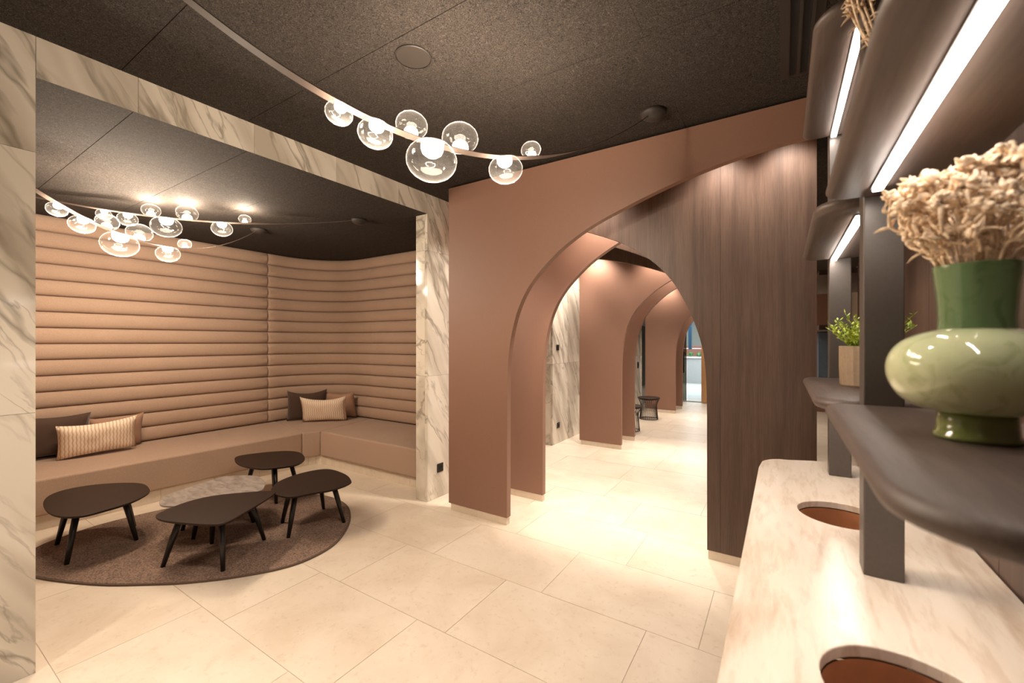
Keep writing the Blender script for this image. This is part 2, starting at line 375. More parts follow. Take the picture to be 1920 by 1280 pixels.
struct(obj('wall_end_recess', *box(-2.95, -2.86, 10.1, 11.4, 0, 2.9), plain('grey_paint', (.30, .28, .27), .6)))
t = obj('dark_panel', *box(-2.859, -2.81, 10.14, 10.62, .46, 1.88), M['black']); tag(t, 'tall narrow black panel on the far left wall beside the fifth arch', 'panel')
# far pieces that close the space
struct(obj('wall_back', *box(-3, 3, -3.0, -2.9, 0, 2.9), plain('warm_plaster', (.45, .36, .28), .8)))

# ---------------------------------------------------------------- right wooden wall
wr = sempty('wall_right', (.5, 0, 0))
struct(obj('wall_core', *box(.49, .6, -2.9, 4.06, 0, 2.9), M['dark'], wr))
for i in range(11):
    y0 = -2.74+.62*i
    obj('veneer_panel', *box(.47, .489, y0+.0015, min(y0+.6185, 4.06), 0, 2.88), M['wood'], wr)
struct(obj('wall_far_right', *box(1.15, 1.25, 3.9, 12, 0, 2.9), plain('cream_wall', (.55, .47, .38), .7)))
struct(obj('wall_corner_right', *box(.6, 1.25, 3.96, 4.06, 0, 2.9), M['wood']))

# ---------------------------------------------------------------- arched partitions
CP = [(-1.899, .063), (-1.898, .6), (-1.896, 1.1), (-1.884, 1.36), (-1.852, 1.57), (-1.787, 1.775), (-1.68, 1.955), (-1.51, 2.125), (-1.353, 2.24), (-1.15, 2.348), (-.9, 2.44), (-.65, 2.52), (-.387, 2.587), (-.1, 2.635), (.176, 2.655)]
WP = [(-.442, .063), (-.443, .6), (-.444, 1.1), (-.457, 1.36), (-.485, 1.51), (-.54, 1.68), (-.62, 1.85), (-.69, 1.96), (-.78, 2.064), (-.904, 2.169), (-1.047, 2.263), (-1.3, 2.376), (-1.52, 2.455), (-1.78, 2.53), (-2.05, 2.592), (-2.3, 2.632), (-2.52, 2.65)]
CPs, WPs = smoothpath(CP, 4), smoothpath(WP, 4)[::-1]
def face_prism(poly, y0, y1):   # poly in (x,z), extruded along y
    a = sum(poly[i][0]*poly[(i+1) % len(poly)][1]-poly[(i+1) % len(poly)][0]*poly[i][1] for i in range(len(poly)))
    if a < 0: poly = poly[::-1]
    n = len(poly); V = [(x, y0, z) for x, z in poly]+[(x, y1, z) for x, z in poly]
    F = [tuple(range(n)), tuple(range(2*n-1, n-1, -1))]+[((i+1) % n, i, n+i, n+(i+1) % n) for i in range(n)]
    return V, F
TOP = 2.872
def plinths(x0, x1, y0, y1, parent, n=2):
    for i in range(n):
        a = x0+(x1-x0)*i/n; b_ = x0+(x1-x0)*(i+1)/n
        obj('plinth_tile', *box(a+.0006, b_-.0006, y0, y1, 0, .0625), M['tile'], parent)
def copper_arch(y, label, x0=-2.522, th=.055):
    t = thing('arched_partition', label, 'arch', (-2.2, y+th/2, 0), 'terracotta arches of the passage')
    poly = [(x0, .063)]+CPs+[(.176, TOP), (x0, TOP)]
    obj('arch_panel', *face_prism(poly, y, y+th), M['copper'], t)
    plinths(x0+.022, -1.906, y+.004, y+th-.004, t, 2)
    return t
def wood_arch(y, label, th=.05):
    t = thing('arched_partition', label, 'arch', (-.15, y+th/2, 0), 'dark oak arches of the passage')
    low = WPs+[(.176, .063)]
    cuts = [-2.52, -1.95, -1.35, -.75, -.36, .176]
    for a, b_ in zip(cuts[:-1], cuts[1:]):
        pts = []
        def interp(x):
            for (p, q) in zip(low[:-1], low[1:]):
                if p[0] <= x <= q[0] and q[0] > p[0]: return (x, p[1]+(q[1]-p[1])*(x-p[0])/(q[0]-p[0]))
            return (x, low[-1][1])
        pts = [interp(a+.0006)]+[p for p in low if a+.0006 < p[0] < b_-.0006]+[interp(b_-.0006)]
        pts += [(b_-.0006, TOP), (a+.0006, TOP)]
        obj('veneer_panel', *face_prism(pts, y, y+th), M['wood'], t)
    plinths(-.436, .17, y+.004, y+th-.004, t, 2)
    return t
copper_arch(2.895, 'large terracotta arch nearest the viewer, right of the marble pillar')
wood_arch(3.20, 'dark brown oak arch with a wide right leg behind the first terracotta arch')
copper_arch(3.505, 'terracotta arch directly behind the nearest one, its left leg seen in the gap')
wood_arch(3.83, 'oak arch whose lit edge shows just behind the second terracotta arch')
wood_arch(5.30, 'unlit black-looking oak arch spanning above the third terracotta arch')
copper_arch(5.79, 'third terracotta arch with a scallop of light at its top left, beside marble wall')
wood_arch(6.12, 'small glimpse of an oak arch between the third and fourth terracotta arches')
copper_arch(6.41, 'fourth terracotta arch, narrow leg in front of the wire stools')
copper_arch(9.33, 'fifth terracotta arch, behind the farther wire stool')
copper_arch(10.05, 'farthest terracotta arch, in front of the glass wall')

# ---------------------------------------------------------------- niche: channelled wall upholstery
pad = thing('upholstered_wall', 'tan channelled wall upholstery with fat horizontal rolls, wrapping the niche corner', 'wall padding', (-5.8, 2, .42))
PATH = []   # plan points of the seam plane with inward normals
def addp(x, y, nx, ny): PATH.append((x, y, nx, ny))
XB, YB, R0 = -5.895, 4.02, .77
def section(s):
    if s == 0: return [(XB, y, 1, 0) for y in (-.6, .3, 1.2, 2.1, 2.9, 3.03, 3.05)]
    arc = [(XB+R0-R0*math.cos(a), YB-R0+R0*math.sin(a), math.cos(a), -math.sin(a)) for a in [PI/2*i/16 for i in range(17)]]
    if s == 1: return [(XB, 3.051, 1, 0), (XB, 3.07, 1, 0), (XB, 3.15, 1, 0)]+arc[:8]
    if s == 2: return arc[7:]+[(-4.9, YB, 0, -1)]
    return [(-4.899, YB, 0, -1), (-4.6, YB, 0, -1), (-4.0, YB, 0, -1), (-3.4, YB, 0, -1), (-2.955, YB, 0, -1)]
def roll(s, z0, z1):
    P = section(s); n = 9; V, F = [], []
    for k, (x, y, nx, ny) in enumerate(P):
        b_ = .058
        if s == 0 and k == len(P)-1: b_ = .030
        if s == 1 and k == 0: b_ = .030
        for i in range(n+1):
            a = PI*i/n; z = (z0+z1)/2-(z1-z0)/2*math.cos(a); d = b_*math.sin(a)**.62
            V.append((x+nx*d, y+ny*d, z))
        V.append((x-nx*.05, y-ny*.05, z1)); V.append((x-nx*.05, y-ny*.05, z0))
    m_ = n+3
    for k in range(len(P)-1):
        for i in range(m_):
            j = (i+1) % m_; F.append((k*m_+i, k*m_+j, (k+1)*m_+j, (k+1)*m_+i))
    F.append(tuple(range(m_-1, -1, -1))); F.append(tuple((len(P)-1)*m_+i for i in range(m_)))
    o = obj('roll', V, F, M['fabric'], pad, smooth=True)
    try: o.data.set_sharp_from_angle(angle=math.radians(50))
    except Exception: pass
for r in range(15):
    for s in range(4): roll(s, .42+r*.152, .42+(r+1)*.152-.0006)
struct(obj('wall_niche_back', *box(-6.1, -5.96, -1, 4.2, 0, 2.75), M['fabric']))
struct(obj('wall_niche_end', *box(-5.96, -2.96, 4.08, 4.2, 0, 2.75), M['fabric']))
struct(obj('wall_niche_near', *box(-5.96, -3.03, -1, -.62, 0, 2.75), M['fabric']))
# ---------------------------------------------------------------- bench
bench = thing('corner_bench', 'long tan upholstered corner bench on a cream tiled plinth along the niche walls', 'bench', (-5.4, 2, 0))
ZS = .412
FL0, FL1, FR = (-5.03, -.6), (-4.845, 2.925), (-4.765, 3.10)
obj('seat_cushion', *quad_prism([FL0, (FL1[0], FL1[1]-.002), (-5.90, FL1[1]+.25), (-5.90, -.6)], .115, ZS), M['fabric'], bench, bevel=.018, seg=3)
obj('seat_cushion', *quad_prism([FL1, (FR[0]-.001, FR[1]), (-4.96, 4.02), (-5.35, 4.02), (-5.70, 3.8), (-5.895, 3.4), (-5.90, FL1[1]+.255)], .115, ZS-.003), M['fabric'], bench, bevel=.010, seg=2)
obj('seat_cushion', *quad_prism([(FR[0]+.002, FR[1]), (-2.96, 3.10), (-2.96, 4.02), (-4.955, 4.02)], .115, ZS), M['fabric'], bench, bevel=.018, seg=3)
# plinth tiles follow the front in short upright pieces
pp = [(-5.06, -.6), (-4.885, 2.90), (-4.87, 3.02), (-4.83, 3.09), (-4.77, 3.13), (-4.6, 3.14), (-2.97, 3.14)]
obj('plinth_core', *quad_prism([(x-.03 if i < 4 else x, y+.03 if i > 2 else y) for i, (x, y) in enumerate(pp)]+[(-2.97, 3.9), (-5.7, 3.9), (-5.7, -.6)], 0, .112), M['dark'], bench)
def tiles_along(P, step):
    seg = []
    for a, b_ in zip(P[:-1], P[1:]):
        L = math.dist(a, b_); n = max(1, round(L/step))
        for i in range(n):
            seg.append(([a[0]+(b_[0]-a[0])*i/n, a[1]+(b_[1]-a[1])*i/n], [a[0]+(b_[0]-a[0])*(i+1)/n, a[1]+(b_[1]-a[1])*(i+1)/n]))
    for a, b_ in seg:
        d = Vector((b_[0]-a[0], b_[1]-a[1])); L = d.length; d /= L; nrm = Vector((-d.y, d.x)); g = .0008
        q = [(a[0]+d.x*g, a[1]+d.y*g), (b_[0]-d.x*g, b_[1]-d.y*g), (b_[0]-d.x*g+nrm.x*.02, b_[1]-d.y*g+nrm.y*.02), (a[0]+d.x*g+nrm.x*.02, a[1]+d.y*g+nrm.y*.02)]
        obj('plinth_tile', *quad_prism(q, .0, .111), M['tile'], bench)
tiles_along(pp[:2], .44); tiles_along(pp[1:6], .07); tiles_along(pp[5:], .15)

# ---------------------------------------------------------------- pillows
def pillow_mesh(w_, h_, t_, seed):
    rnd = random.Random(seed); n = 14; V, F = [], []
    def pos(u, v_, s):
        # u,v in -1..1 ; corners pulled out, sides pinched in
        px = u*w_/2*(1-.07*(1-u*u)*0-.06*(1-abs(u))*0)*(1-.05*(1-v_*v_)*1); pz = v_*h_/2*(1-.09*(1-u*u))
        th = t_/2*max(0, (1-u**4))**.55*max(0, (1-v_**4))**.55
        return (px, s*th+.006*math.sin(u*7+seed)*math.sin(v_*5+seed)*(1-u*u)*(1-v_*v_), pz)
    for s in (1, -1):
        k = len(V)
        for i in range(n+1):
            for j in range(n+1): V.append(pos(-1+2*i/n, -1+2*j/n, s))
        for i in range(n):
            for j in range(n):
                q = (k+i*(n+1)+j, k+(i+1)*(n+1)+j, k+(i+1)*(n+1)+j+1, k+i*(n+1)+j+1)
                F.append(q[::-1] if s == 1 else q)
    return V, F
def pillow(label, m_, w_, h_, t_, loc, yaw, tilt, roll_, seed, group, sag=0):
    V, F = pillow_mesh(w_, h_, t_, seed)
    if sag: V = [(x, y, z-(sag*(1-min(1, abs(x)/(w_/2))**2) if z > 0 else 0)*(z/(h_/2))) for x, y, z in V]
    R = Matrix.Rotation(yaw, 3, 'Z') @ Matrix.Rotation(tilt, 3, 'X') @ Matrix.Rotation(roll_, 3, 'Y')
    mz = min((R @ Vector(v)).z for v in V)
    me = bpy.data.meshes.new('pillow'); me.from_pydata(V, [], F); me.update()
    bm = bmesh.new(); bm.from_mesh(me); bmesh.ops.remove_doubles(bm, verts=bm.verts, dist=.0005); bm.to_mesh(me); bm.free()
    me.polygons.foreach_set('use_smooth', [True]*len(me.polygons)); me.materials.append(m_)
    o = bpy.data.objects.new('pillow', me); C.objects.link(o)
    o.matrix_world = Matrix.Translation((loc[0], loc[1], loc[2]-mz)) @ R.to_4x4()
    return tag(o, label, 'pillow', group)
# local x = width, local y = thickness, z = height. yaw turns x to run along the wall
G1, G2 = 'pillows on the long side of the bench', 'pillows in the bench corner'
pillow('large dark brown pillow leaning on the rolls, cut by the left marble pillar', M['pillow_dark'], .50, .42, .13, (-5.74, 1.02, ZS), PI/2, math.radians(14), 0.03, 1, G1, .01)
pillow('plain tan pillow behind the cream one on the long side of the bench', M['pillow_tan'], .42, .36, .11, (-5.72, 1.47, ZS), PI/2, math.radians(16), -.02, 2, G1, .02)
pillow('cream wave-patterned lumbar pillow in front of dark brown one, left side of bench', M['pillow_wave'], .56, .35, .12, (-5.53, 1.29, ZS), PI/2-.06, math.radians(18), -.05, 3, G1, .02)
ya = math.radians(48)
pillow('dark brown square pillow at the left of the group in the bench corner', M['pillow_dark'], .50, .44, .13, (-5.60, 3.45, ZS), math.radians(64), math.radians(14), 0, 4, G2, .04)
pillow('plain tan pillow at the right of the group in the bench corner', M['pillow_tan'], .44, .40, .11, (-5.345, 3.80, ZS), math.radians(28), math.radians(16), 0, 5, G2, .02)
pillow('cream wave-patterned lumbar pillow in front of the two corner pillows', M['pillow_wave'], .58, .38, .12, (-5.27, 3.49, ZS), math.radians(44), math.radians(20), 0.0, 6, G2, .045)

# ---------------------------------------------------------------- rug
rp = [(-3.988, .639), (-3.733, .738), (-3.499, .854), (-3.313, .979), (-3.147, 1.099), (-3.007, 1.231), (-2.911, 1.342), (-2.81, 1.488), (-2.752, 1.635), (-2.75, 1.79), (-2.795, 1.948), (-2.921, 2.131), (-3.112, 2.313),
      (-3.368, 2.458), (-3.66, 2.50), (-3.98, 2.42), (-4.28, 2.20), (-4.52, 1.88), (-4.655, 1.5), (-4.70, 1.113), (-4.60, .78), (-4.40, .62), (-4.2, .595)]
rs_ = smoothpath(rp, 4, True)
cx_, cy_ = -3.7, 1.5
rug = thing('rug', 'brown heathered rug with rounded irregular outline and bound edge under the coffee tables', 'rug', (cx_, cy_, 0))
inn = [(cx_+(x-cx_)*.985, cy_+(y-cy_)*.985) for x, y in rs_]
obj('pile', *quad_prism(inn, .001, .013), M['rug'], rug)
n = len(rs_)
V = [(x, y, .001) for x, y in rs_]+[(x, y, .011) for x, y in rs_]+[(x, y, .011) for x, y in inn]+[(x, y, .001) for x, y in inn]
F = []
for i in range(n):
    j = (i+1) % n
    for a, b_ in ((0, 1), (1, 2), (2, 3), (3, 0)): F.append((a*n+j, a*n+i, b_*n+i, b_*n+j))
obj('binding', V, F, M['rugedge'], rug)

# ---------------------------------------------------------------- coffee tables
def table(outline, z, feet, label, topm, leg0=.013):
    P = smoothpath(outline, 4, True); cx, cy = sum(p[0] for p in P)/len(P), sum(p[1] for p in P)/len(P)
    a = sum(P[i][0]*P[(i+1) % len(P)][1]-P[(i+1) % len(P)][0]*P[i][1] for i in range(len(P)))
    if a < 0: P = P[::-1]
    t = thing('coffee_table', label, 'coffee table', (cx, cy, 0), 'pebble-shaped coffee tables on the rug')
    rings = [(.93, z-.022), (.985, z-.012), (1, z-.007), (1, z-.002), (.994, z)]
    V, F = [], []; n = len(P)
    for s, zz in rings: V += [(cx+(x-cx)*s, cy+(y-cy)*s, zz) for x, y in P]
    for k in range(len(rings)-1):
        for i in range(n): j = (i+1) % n; F.append((k*n+i, k*n+j, (k+1)*n+j, (k+1)*n+i))
    F.append(tuple(range(n-1, -1, -1))); F.append(tuple((len(rings)-1)*n+i for i in range(n)))
    obj('table_top', V, F, topm, t)
    for fx, fy in feet:
        tx, ty = fx+(cx-fx)*.33, fy+(cy-fy)*.33
        fz = leg0
        obj('leg', *tube([(tx, ty, z-.02), ((tx+fx)/2, (ty+fy)/2, (z+fz)/2), (fx, fy, fz)], [.021, .019, .0135], 10), M['black'], t, smooth=True)
    return t
T1 = [(-4.398, .739), (-4.597, .802), (-4.678, .913), (-4.643, 1.061), (-4.504, 1.203), (-4.35, 1.275), (-4.169, 1.264), (-4.026, 1.213), (-3.917, 1.087), (-3.882, .933), (-3.881, .825), (-3.971, .75), (-4.129, .72)]
T2 = [(-3.453, 1.081), (-3.519, 1.128), (-3.586, 1.298), (-3.564, 1.462), (-3.416, 1.648), (-3.295, 1.749), (-3.237, 1.739), (-3.149, 1.619), (-3.048, 1.447), (-2.975, 1.303), (-3.001, 1.231), (-3.168, 1.147), (-3.346, 1.082)]
T3 = [(-3.826, 1.223), (-3.974, 1.28), (-4.065, 1.41), (-4.122, 1.636), (-4.155, 1.79), (-3.991, 1.926), (-3.869, 1.943), (-3.706, 1.902), (-3.55, 1.814), (-3.514, 1.737), (-3.539, 1.513), (-3.644, 1.319), (-3.748, 1.244)]
T4 = [(-3.361, 1.773), (-3.489, 1.897), (-3.549, 2.087), (-3.524, 2.259), (-3.427, 2.34), (-3.188, 2.318), (-3.024, 2.248), (-2.956, 2.184), (-2.954, 2.033), (-3.023, 1.893), (-3.066, 1.775), (-3.165, 1.734), (-3.277, 1.74)]
T5 = [(-4.441, 2.001), (-4.596, 2.096), (-4.542, 2.281), (-4.424, 2.443), (-4.273, 2.513), (-4.113, 2.487), (-3.935, 2.4), (-3.824, 2.285), (-3.839, 2.171), (-3.94, 2.026), (-4.081, 1.969), (-4.252, 1.955)]
table(T1, .36, [(-4.035, .785), (-4.493, .824), (-4.092, 1.165), (-4.42, 1.245)], 'dark brown low coffee table standing alone at the left end of the rug', M['tabletop'])
table(T2, .36, [(-3.459, 1.12), (-3.065, 1.31), (-3.29, 1.685), (-3.557, 1.445)], 'large dark brown coffee table nearest the viewer, overlapping the grey one', M['tabletop'])
table(T3, .315, [(-3.75, 1.40), (-3.68, 1.80), (-4.02, 1.84), (-4.0, 1.42)], 'mottled grey cement-topped coffee table between the brown ones', M['cement'])
table(T4, .355, [(-3.168, 1.80), (-3.47, 1.921), (-3.05, 2.20), (-3.45, 2.28)], 'dark brown coffee table at the right edge of the rug', M['tabletop'])
table(T5, .36, [(-4.38, 2.06), (-4.42, 2.36), (-4.0, 2.38), (-3.93, 2.12)], 'dark brown coffee table farthest back, close to the bench corner', M['tabletop'], .002)

# ---------------------------------------------------------------- sockets
def socket(x, y, z, label, name='wall_socket', w_=.082, h_=.082):
    t = thing(name, label, 'socket' if name == 'wall_socket' else 'switch', (x, y, z))
    obj('frame', *box(x, x+.009, y-w_/2, y+w_/2, z-h_/2, z+h_/2), M['blackplastic'], t, bevel=.002)
    if name == 'wall_socket':
        V, F = lathe([(.021, 0), (.021, .003), (.018, .003), (.016, .0005)], 16)
        obj('insert', [(x+.009+c_, y+a_, z+b_) for a_, b_, c_ in V], F, M['dark'], t)
    else: obj('rocker', *box(x+.009, x+.012, y-.03, y+.03, z-.03, z+.03), M['blackplastic'], t)
socket(wx(3.086), 3.086, .286, 'black power socket low on the marble pillar beside the nearest arch')
socket(-2.81, 5.666, .267, 'black power socket low on the marble wall seen through the second arch')
socket(-2.81, 5.648, 1.42, 'black light switch on the marble wall above the socket, through the second arch', 'light_switch')
socket(-2.81, 9.78, .973, 'small black switch on the far marble strip above the wire stools', 'light_switch', .12, .14)

# ---------------------------------------------------------------- pendant ribbon lamps
SIZES = [(.105, 1.27, -1), (.14, 1.17, -1), (.135, 1.07, 1), (.222, 1.0, -1), (.165, .905, 1), (.165, .74, -1), (.10, .625, 1)]
def blob(r, sgn):  # oblate bubble, flattened where it meets the ribbon
    prof = []
    for i in range(13):
        a = -PI/2+PI*i/12; rr = r*math.cos(a); zz = r*.80*math.sin(a)
        if zz > r*.62: zz = r*.62
        prof.append((max(rr, .002), zz))
    if sgn > 0: prof = [(p, -q) for p, q in prof][::-1]
    return prof
def lamp(P0, D, zt, t1, label, rose2, power, bl):
    t = thing('pendant_lamp', label, 'lamp', (P0[0], P0[1], zt(0)), 'ribbon lamps with glass bubbles')
    Dv = Vector(D); L = Dv.length; d = Dv/L; s = Vector((-d.y, d.x))
    pts = []; K = 60
    for i in range(K+1):
        tt = t1*i/K; pts.append((P0[0]+D[0]*tt, P0[1]+D[1]*tt, zt(tt), tt))
    V, F = [], []
    for i, (x, y, z, tt) in enumerate(pts):
        w_ = .024 if tt > .55 else .004+.020*max(0, (tt-.42)/.13) if tt > .42 else .004
        dz = zt(tt+.01)-zt(tt-.01); nn = Vector((-d.x*dz, -d.y*dz, .02*L)).normalized()*.002
        for a, b_ in ((1, 1), (-1, 1), (-1, -1), (1, -1)):
            V.append((x+s.x*w_*a+nn.x*b_, y+s.y*w_*a+nn.y*b_, z+nn.z*b_))
    for i in range(K):
        for j in range(4): k = (j+1) % 4; F.append((i*4+j, i*4+k, (i+1)*4+k, (i+1)*4+j))
    F.append((3, 2, 1, 0)); F.append((K*4, K*4+1, K*4+2, K*4+3))
    obj('ribbon', V, F, M['ribbon'], t)
    x, y, z, _ = pts[0]
    zc_ = zt(0)
    obj('ceiling_rose', *lathe([(.012, -.045), (.05, -.038), (.072, -.018), (.078, 0)], 24, (x, y, zc_)), M['speaker'], t, smooth=True)
    if rose2:
        x, y, z, _ = pts[-1]; obj('ceiling_rose', *lathe([(.012, -.045), (.05, -.038), (.072, -.018), (.078, 0)], 24, (x, y, z+.005)), M['speaker'], t, smooth=True)
    for dia, tt, sg in SIZES:
        x, y, z = P0[0]+D[0]*tt, P0[1]+D[1]*tt, zt(tt); r = dia/2
        c = (x, y, z+sg*(r*.62+.006))
        dz = (zt(tt+.01)-zt(tt-.01))/(.02*L)
        def tiltv(V):
            ax = Vector((s.x, s.y, 0)); Rm = Matrix.Rotation(-math.atan(dz)*.8, 3, ax); o_ = Vector((x, y, z))
            return [tuple(o_+Rm @ (Vector(v)-o_)) for v in V]
        V, F = lathe(blob(r, sg), 28, c); g = obj('glass_bubble', tiltv(V), F, M['bulbglass'], t, smooth=True)
        cr, ch = r*.44, r*.50      # LED glare given shape as a glowing dome, widest at the ribbon
        dome = [(cr, .002), (cr, ch*.35), (cr*.86, ch*.68), (cr*.5, ch*.92), (cr*.08, ch)]
        V, F = lathe(dome if sg > 0 else [(q, -p) for q, p in dome][::-1], 16, (x, y, z+sg*.006))
        obj('led_core', tiltv(V), F, M['core'], t, smooth=True)
        l = bpy.data.lights.new('bulb', 'SPOT'); l.spot_size = math.radians(172); l.spot_blend = .45; l.energy = power*(.42+dia*2); l.color = (1, .80, .60); l.shadow_soft_size = .018
        lo = bpy.data.objects.new('bulb', l); lo.location = (x, y, z+sg*(.012+ch+.015)); C.objects.link(lo)
        if sg > 0: lo.rotation_euler = (PI, 0, 0)
        l2 = bpy.data.lights.new('bulb_glow', 'POINT'); l2.energy = power*(.32+dia*1.6); l2.color = (1, .83, .65); l2.shadow_soft_size = .02
        lo2 = bpy.data.objects.new('bulb_glow', l2); lo2.location = lo.location; C.objects.link(lo2)
lamp((-.66, 2.615), (-.636, -1.235), lambda t: 2.367+.601*(t-.93)**2+(.025 if 0 else 0), 1.86, 'bronze ribbon lamp with clear glass bubbles under the main ceiling, nearest the viewer', False, 6.2, 1)
lamp((-4.711, 2.355), (.641, -1.285), lambda t: 2.272+.60*(t-.845)**2, 1.69, 'lower ribbon lamp with glass bubbles hanging in the niche, in front', False, 8, 1)
lamp((-3.506, 2.703), (-.954, -1.233), lambda t: 2.562+.182*(t-.87)**2, 1.74, 'higher ribbon lamp with glass bubbles close under the niche ceiling, behind', False, 6, 1)

# ceiling speaker and slot diffuser
t = thing('ceiling_speaker', 'round flat brown speaker grille in the main ceiling', 'speaker', (-1.514, 1.479, ZC))
obj('grille', *lathe([(.080, -.006), (.083, -.004), (.083, 0)], 40, (-1.514, 1.479, ZC)), M['speaker'], t)
obj('rim', *lathe([(.0835, -.007), (.087, -.005), (.087, 0), (.0835, 0)], 40, (-1.514, 1.479, ZC), cap=False), M['ventm'], t)
t = thing('slot_diffuser', 'dark linear air slots in the ceiling by the shelves', 'air vent', (.06, 1.6, ZC))
obj('frame', *box(-.01, .15, .4, 2.66, ZC-.004, ZC), M['ventm'], t)
for x in (.02, .065, .11): obj('slat', *box(x-.006, x+.006, .43, 2.63, ZC-.014, ZC-.004), M['ventm'], t)
for x in (.042, .088): obj('slot', *box(x-.012, x+.012, .43, 2.63, ZC-.006, ZC-.0045), M['dark'], t)

# ---------------------------------------------------------------- counter with waste holes
ct = thing('counter', 'beige streaked stone counter with two round openings, rounded far end', 'counter', (.185, 1, 0))
def rrect(x0, x1, y0, y1, r, n=8, corners=(1, 1, 1, 1)):
    P = []
    for k, (cx, cy, a0) in enumerate([(x1-r, y1-r, 0), (x0+r, y1-r, PI/2), (x0+r, y0+r, PI), (x1-r, y0+r, 1.5*PI)]):
        for i in range(n+1):
            a = a0+PI/2*i/n; P.append((cx+r*math.cos(a), cy+r*math.sin(a)))
    return P
out = [(-.098, -.6), (-.098, 2.36)]
out += [(.02-.118*math.cos(a), 2.42+.16*math.sin(a)) for a in [PI/2*i/8 for i in range(2, 9)]]
out += [(.12, 2.625), (.2, 2.645), (.28, 2.635), (.34, 2.615), (.40, 2.58), (.44, 2.52), (.465, 2.42), (.469, -.6)]
HO = [(.172, 1.862, .128), (.187, .962, .130)]
bm = bmesh.new()
def ring(P, z): return [bm.verts.new((x, y, z)) for x, y in P]
loops = [out]+[[(cx+r*math.cos(-2*PI*i/40), cy+r*math.sin(-2*PI*i/40)) for i in range(40)] for cx, cy, r in HO]
for z in (.9, .875):
    es = []
    for P in loops:
        vs = ring(P, z); es += [bm.edges.new((vs[i], vs[(i+1) % len(vs)])) for i in range(len(vs))]
    bmesh.ops.triangle_fill(bm, use_beauty=True, use_dissolve=False, edges=es)
bm.verts.ensure_lookup_table()
nt_ = sum(len(P) for P in loops); k = 0
for P in loops:
    L_ = len(P)
    for i in range(L_):
        j = (i+1) % L_
        try: bm.faces.new((bm.verts[k+i], bm.verts[k+j], bm.verts[nt_+k+j], bm.verts[nt_+k+i]))
        except Exception: pass
    k += L_
bmesh.ops.recalc_face_normals(bm, faces=bm.faces)
me = bpy.data.meshes.new('worktop'); 
for v_ in bm.verts: v_.co -= Vector((.185, 1, 0))
bm.to_mesh(me); bm.free(); me.materials.append(M['counter'])
wt = bpy.data.objects.new('worktop', me); wt.parent = ct; C.objects.link(wt)
bv = wt.modifiers.new('bevel', 'BEVEL'); bv.width = .010; bv.segments = 3; bv.limit_method = 'ANGLE'; bv.angle_limit = math.radians(60)
for cx, cy, r in HO:
    obj('hole_liner', *lathe([(r-.001, -.026), (r-.001, -.042), (r-.001, -.34)][::-1], 40, (cx, cy, .9), cap=False), M['hole'], ct, smooth=True)
    obj('liner_bottom', *lathe([(r, -.36), (r, -.34)], 32, (cx, cy, .9)), M['hole'], ct)
# cabinet front below the worktop, set back
for i in range(5):
    y0 = -.55+.6*i
    obj('cabinet_door', *box(-.06, -.042, y0+.002, min(y0+.598, 2.40), .08, .855), M['wood'], ct)
obj('cabinet_end', *box(-.042, .44, 2.40, 2.42, .08, .855), M['wood'], ct)
obj('plinth', *box(-.02, .44, -.55, 2.38, 0, .08), M['dark'], ct)

# ---------------------------------------------------------------- shelf unit
su = thing('shelf_unit', 'dark oak open shelving with metal posts and LED strips, standing on the stone counter', 'shelf', (.21, 1.4, .9))
for y0 in (.455, 1.41, 2.38):
    obj('post', *box(.175, .255, y0, y0+.07, .9, ZC-.002), M['steel'], su, bevel=.003)
def board(y0, y1, ztop, th=.036, r=.09, far_r=.035, x0=.077, le=.02):
    x1 = .352
    P = [(x0+r*.9-r*.9*math.cos(a), y0+r-r*math.sin(a)) for a in [PI/2*i/8 for i in range(9)]]
    P += [(x1-.02, y0), (x1, y0+.02), (x1, y1-.02), (x1-.02, y1)]
    P += [(x0+far_r+far_r*math.cos(a), y1-far_r+far_r*math.sin(a)) for a in [PI/2+PI/2*i/5 for i in range(6)]]
    a = sum(P[i][0]*P[(i+1) % len(P)][1]-P[(i+1) % len(P)][0]*P[i][1] for i in range(len(P)))
    if a < 0: P = P[::-1]
    n = len(P); V, F = [], []
    cx, cy = (x0+x1)/2, (y0+y1)/2
    def inset(d): 
        return [(x+(d if x < cx else -d)*min(1, abs(x-cx)/((x1-x0)/2)*1.2), y+(d if y < cy else -d)*min(1, abs(y-cy)/((y1-y0)/2)*1.2)) for x, y in P]
    rings = [(.014, 0), (.005, .005), (0, .014), (0, th-.014), (.005, th-.005), (.014, th)]
    for d, z in rings: V += [(x, y, ztop-th+z) for x, y in inset(d)]
    for k in range(len(rings)-1):
        for i in range(n): j = (i+1) % n; F.append((k*n+i, k*n+j, (k+1)*n+j, (k+1)*n+i))
    F.append(tuple(range(n-1, -1, -1))); F.append(tuple((len(rings)-1)*n+i for i in range(n)))
    o = obj('shelf_board', V, F, M['shelfwood'], su, smooth=True)
    try: o.data.set_sharp_from_angle(angle=math.radians(50))
    except Exception: pass
    # LED tape in a slim profile under the board
    z = ztop-th
    s_ = obj('led_strip', *box(.181, .199, y0+.10, y1-le, z-.010, z-.004), M['led'], o)
    obj('led_profile', *box(.177, .203, y0+.09, y1-le+.006, z-.004, z+.001), M['steel'], o)
    return o
board(.53, 1.408, 1.34, r=.13, x0=.093); board(.53, 1.408, 1.906, r=.13, x0=.094, le=.085)
board(1.482, 2.378, 1.34); board(1.482, 2.378, 1.906)
board(1.482, 2.378, 2.456)
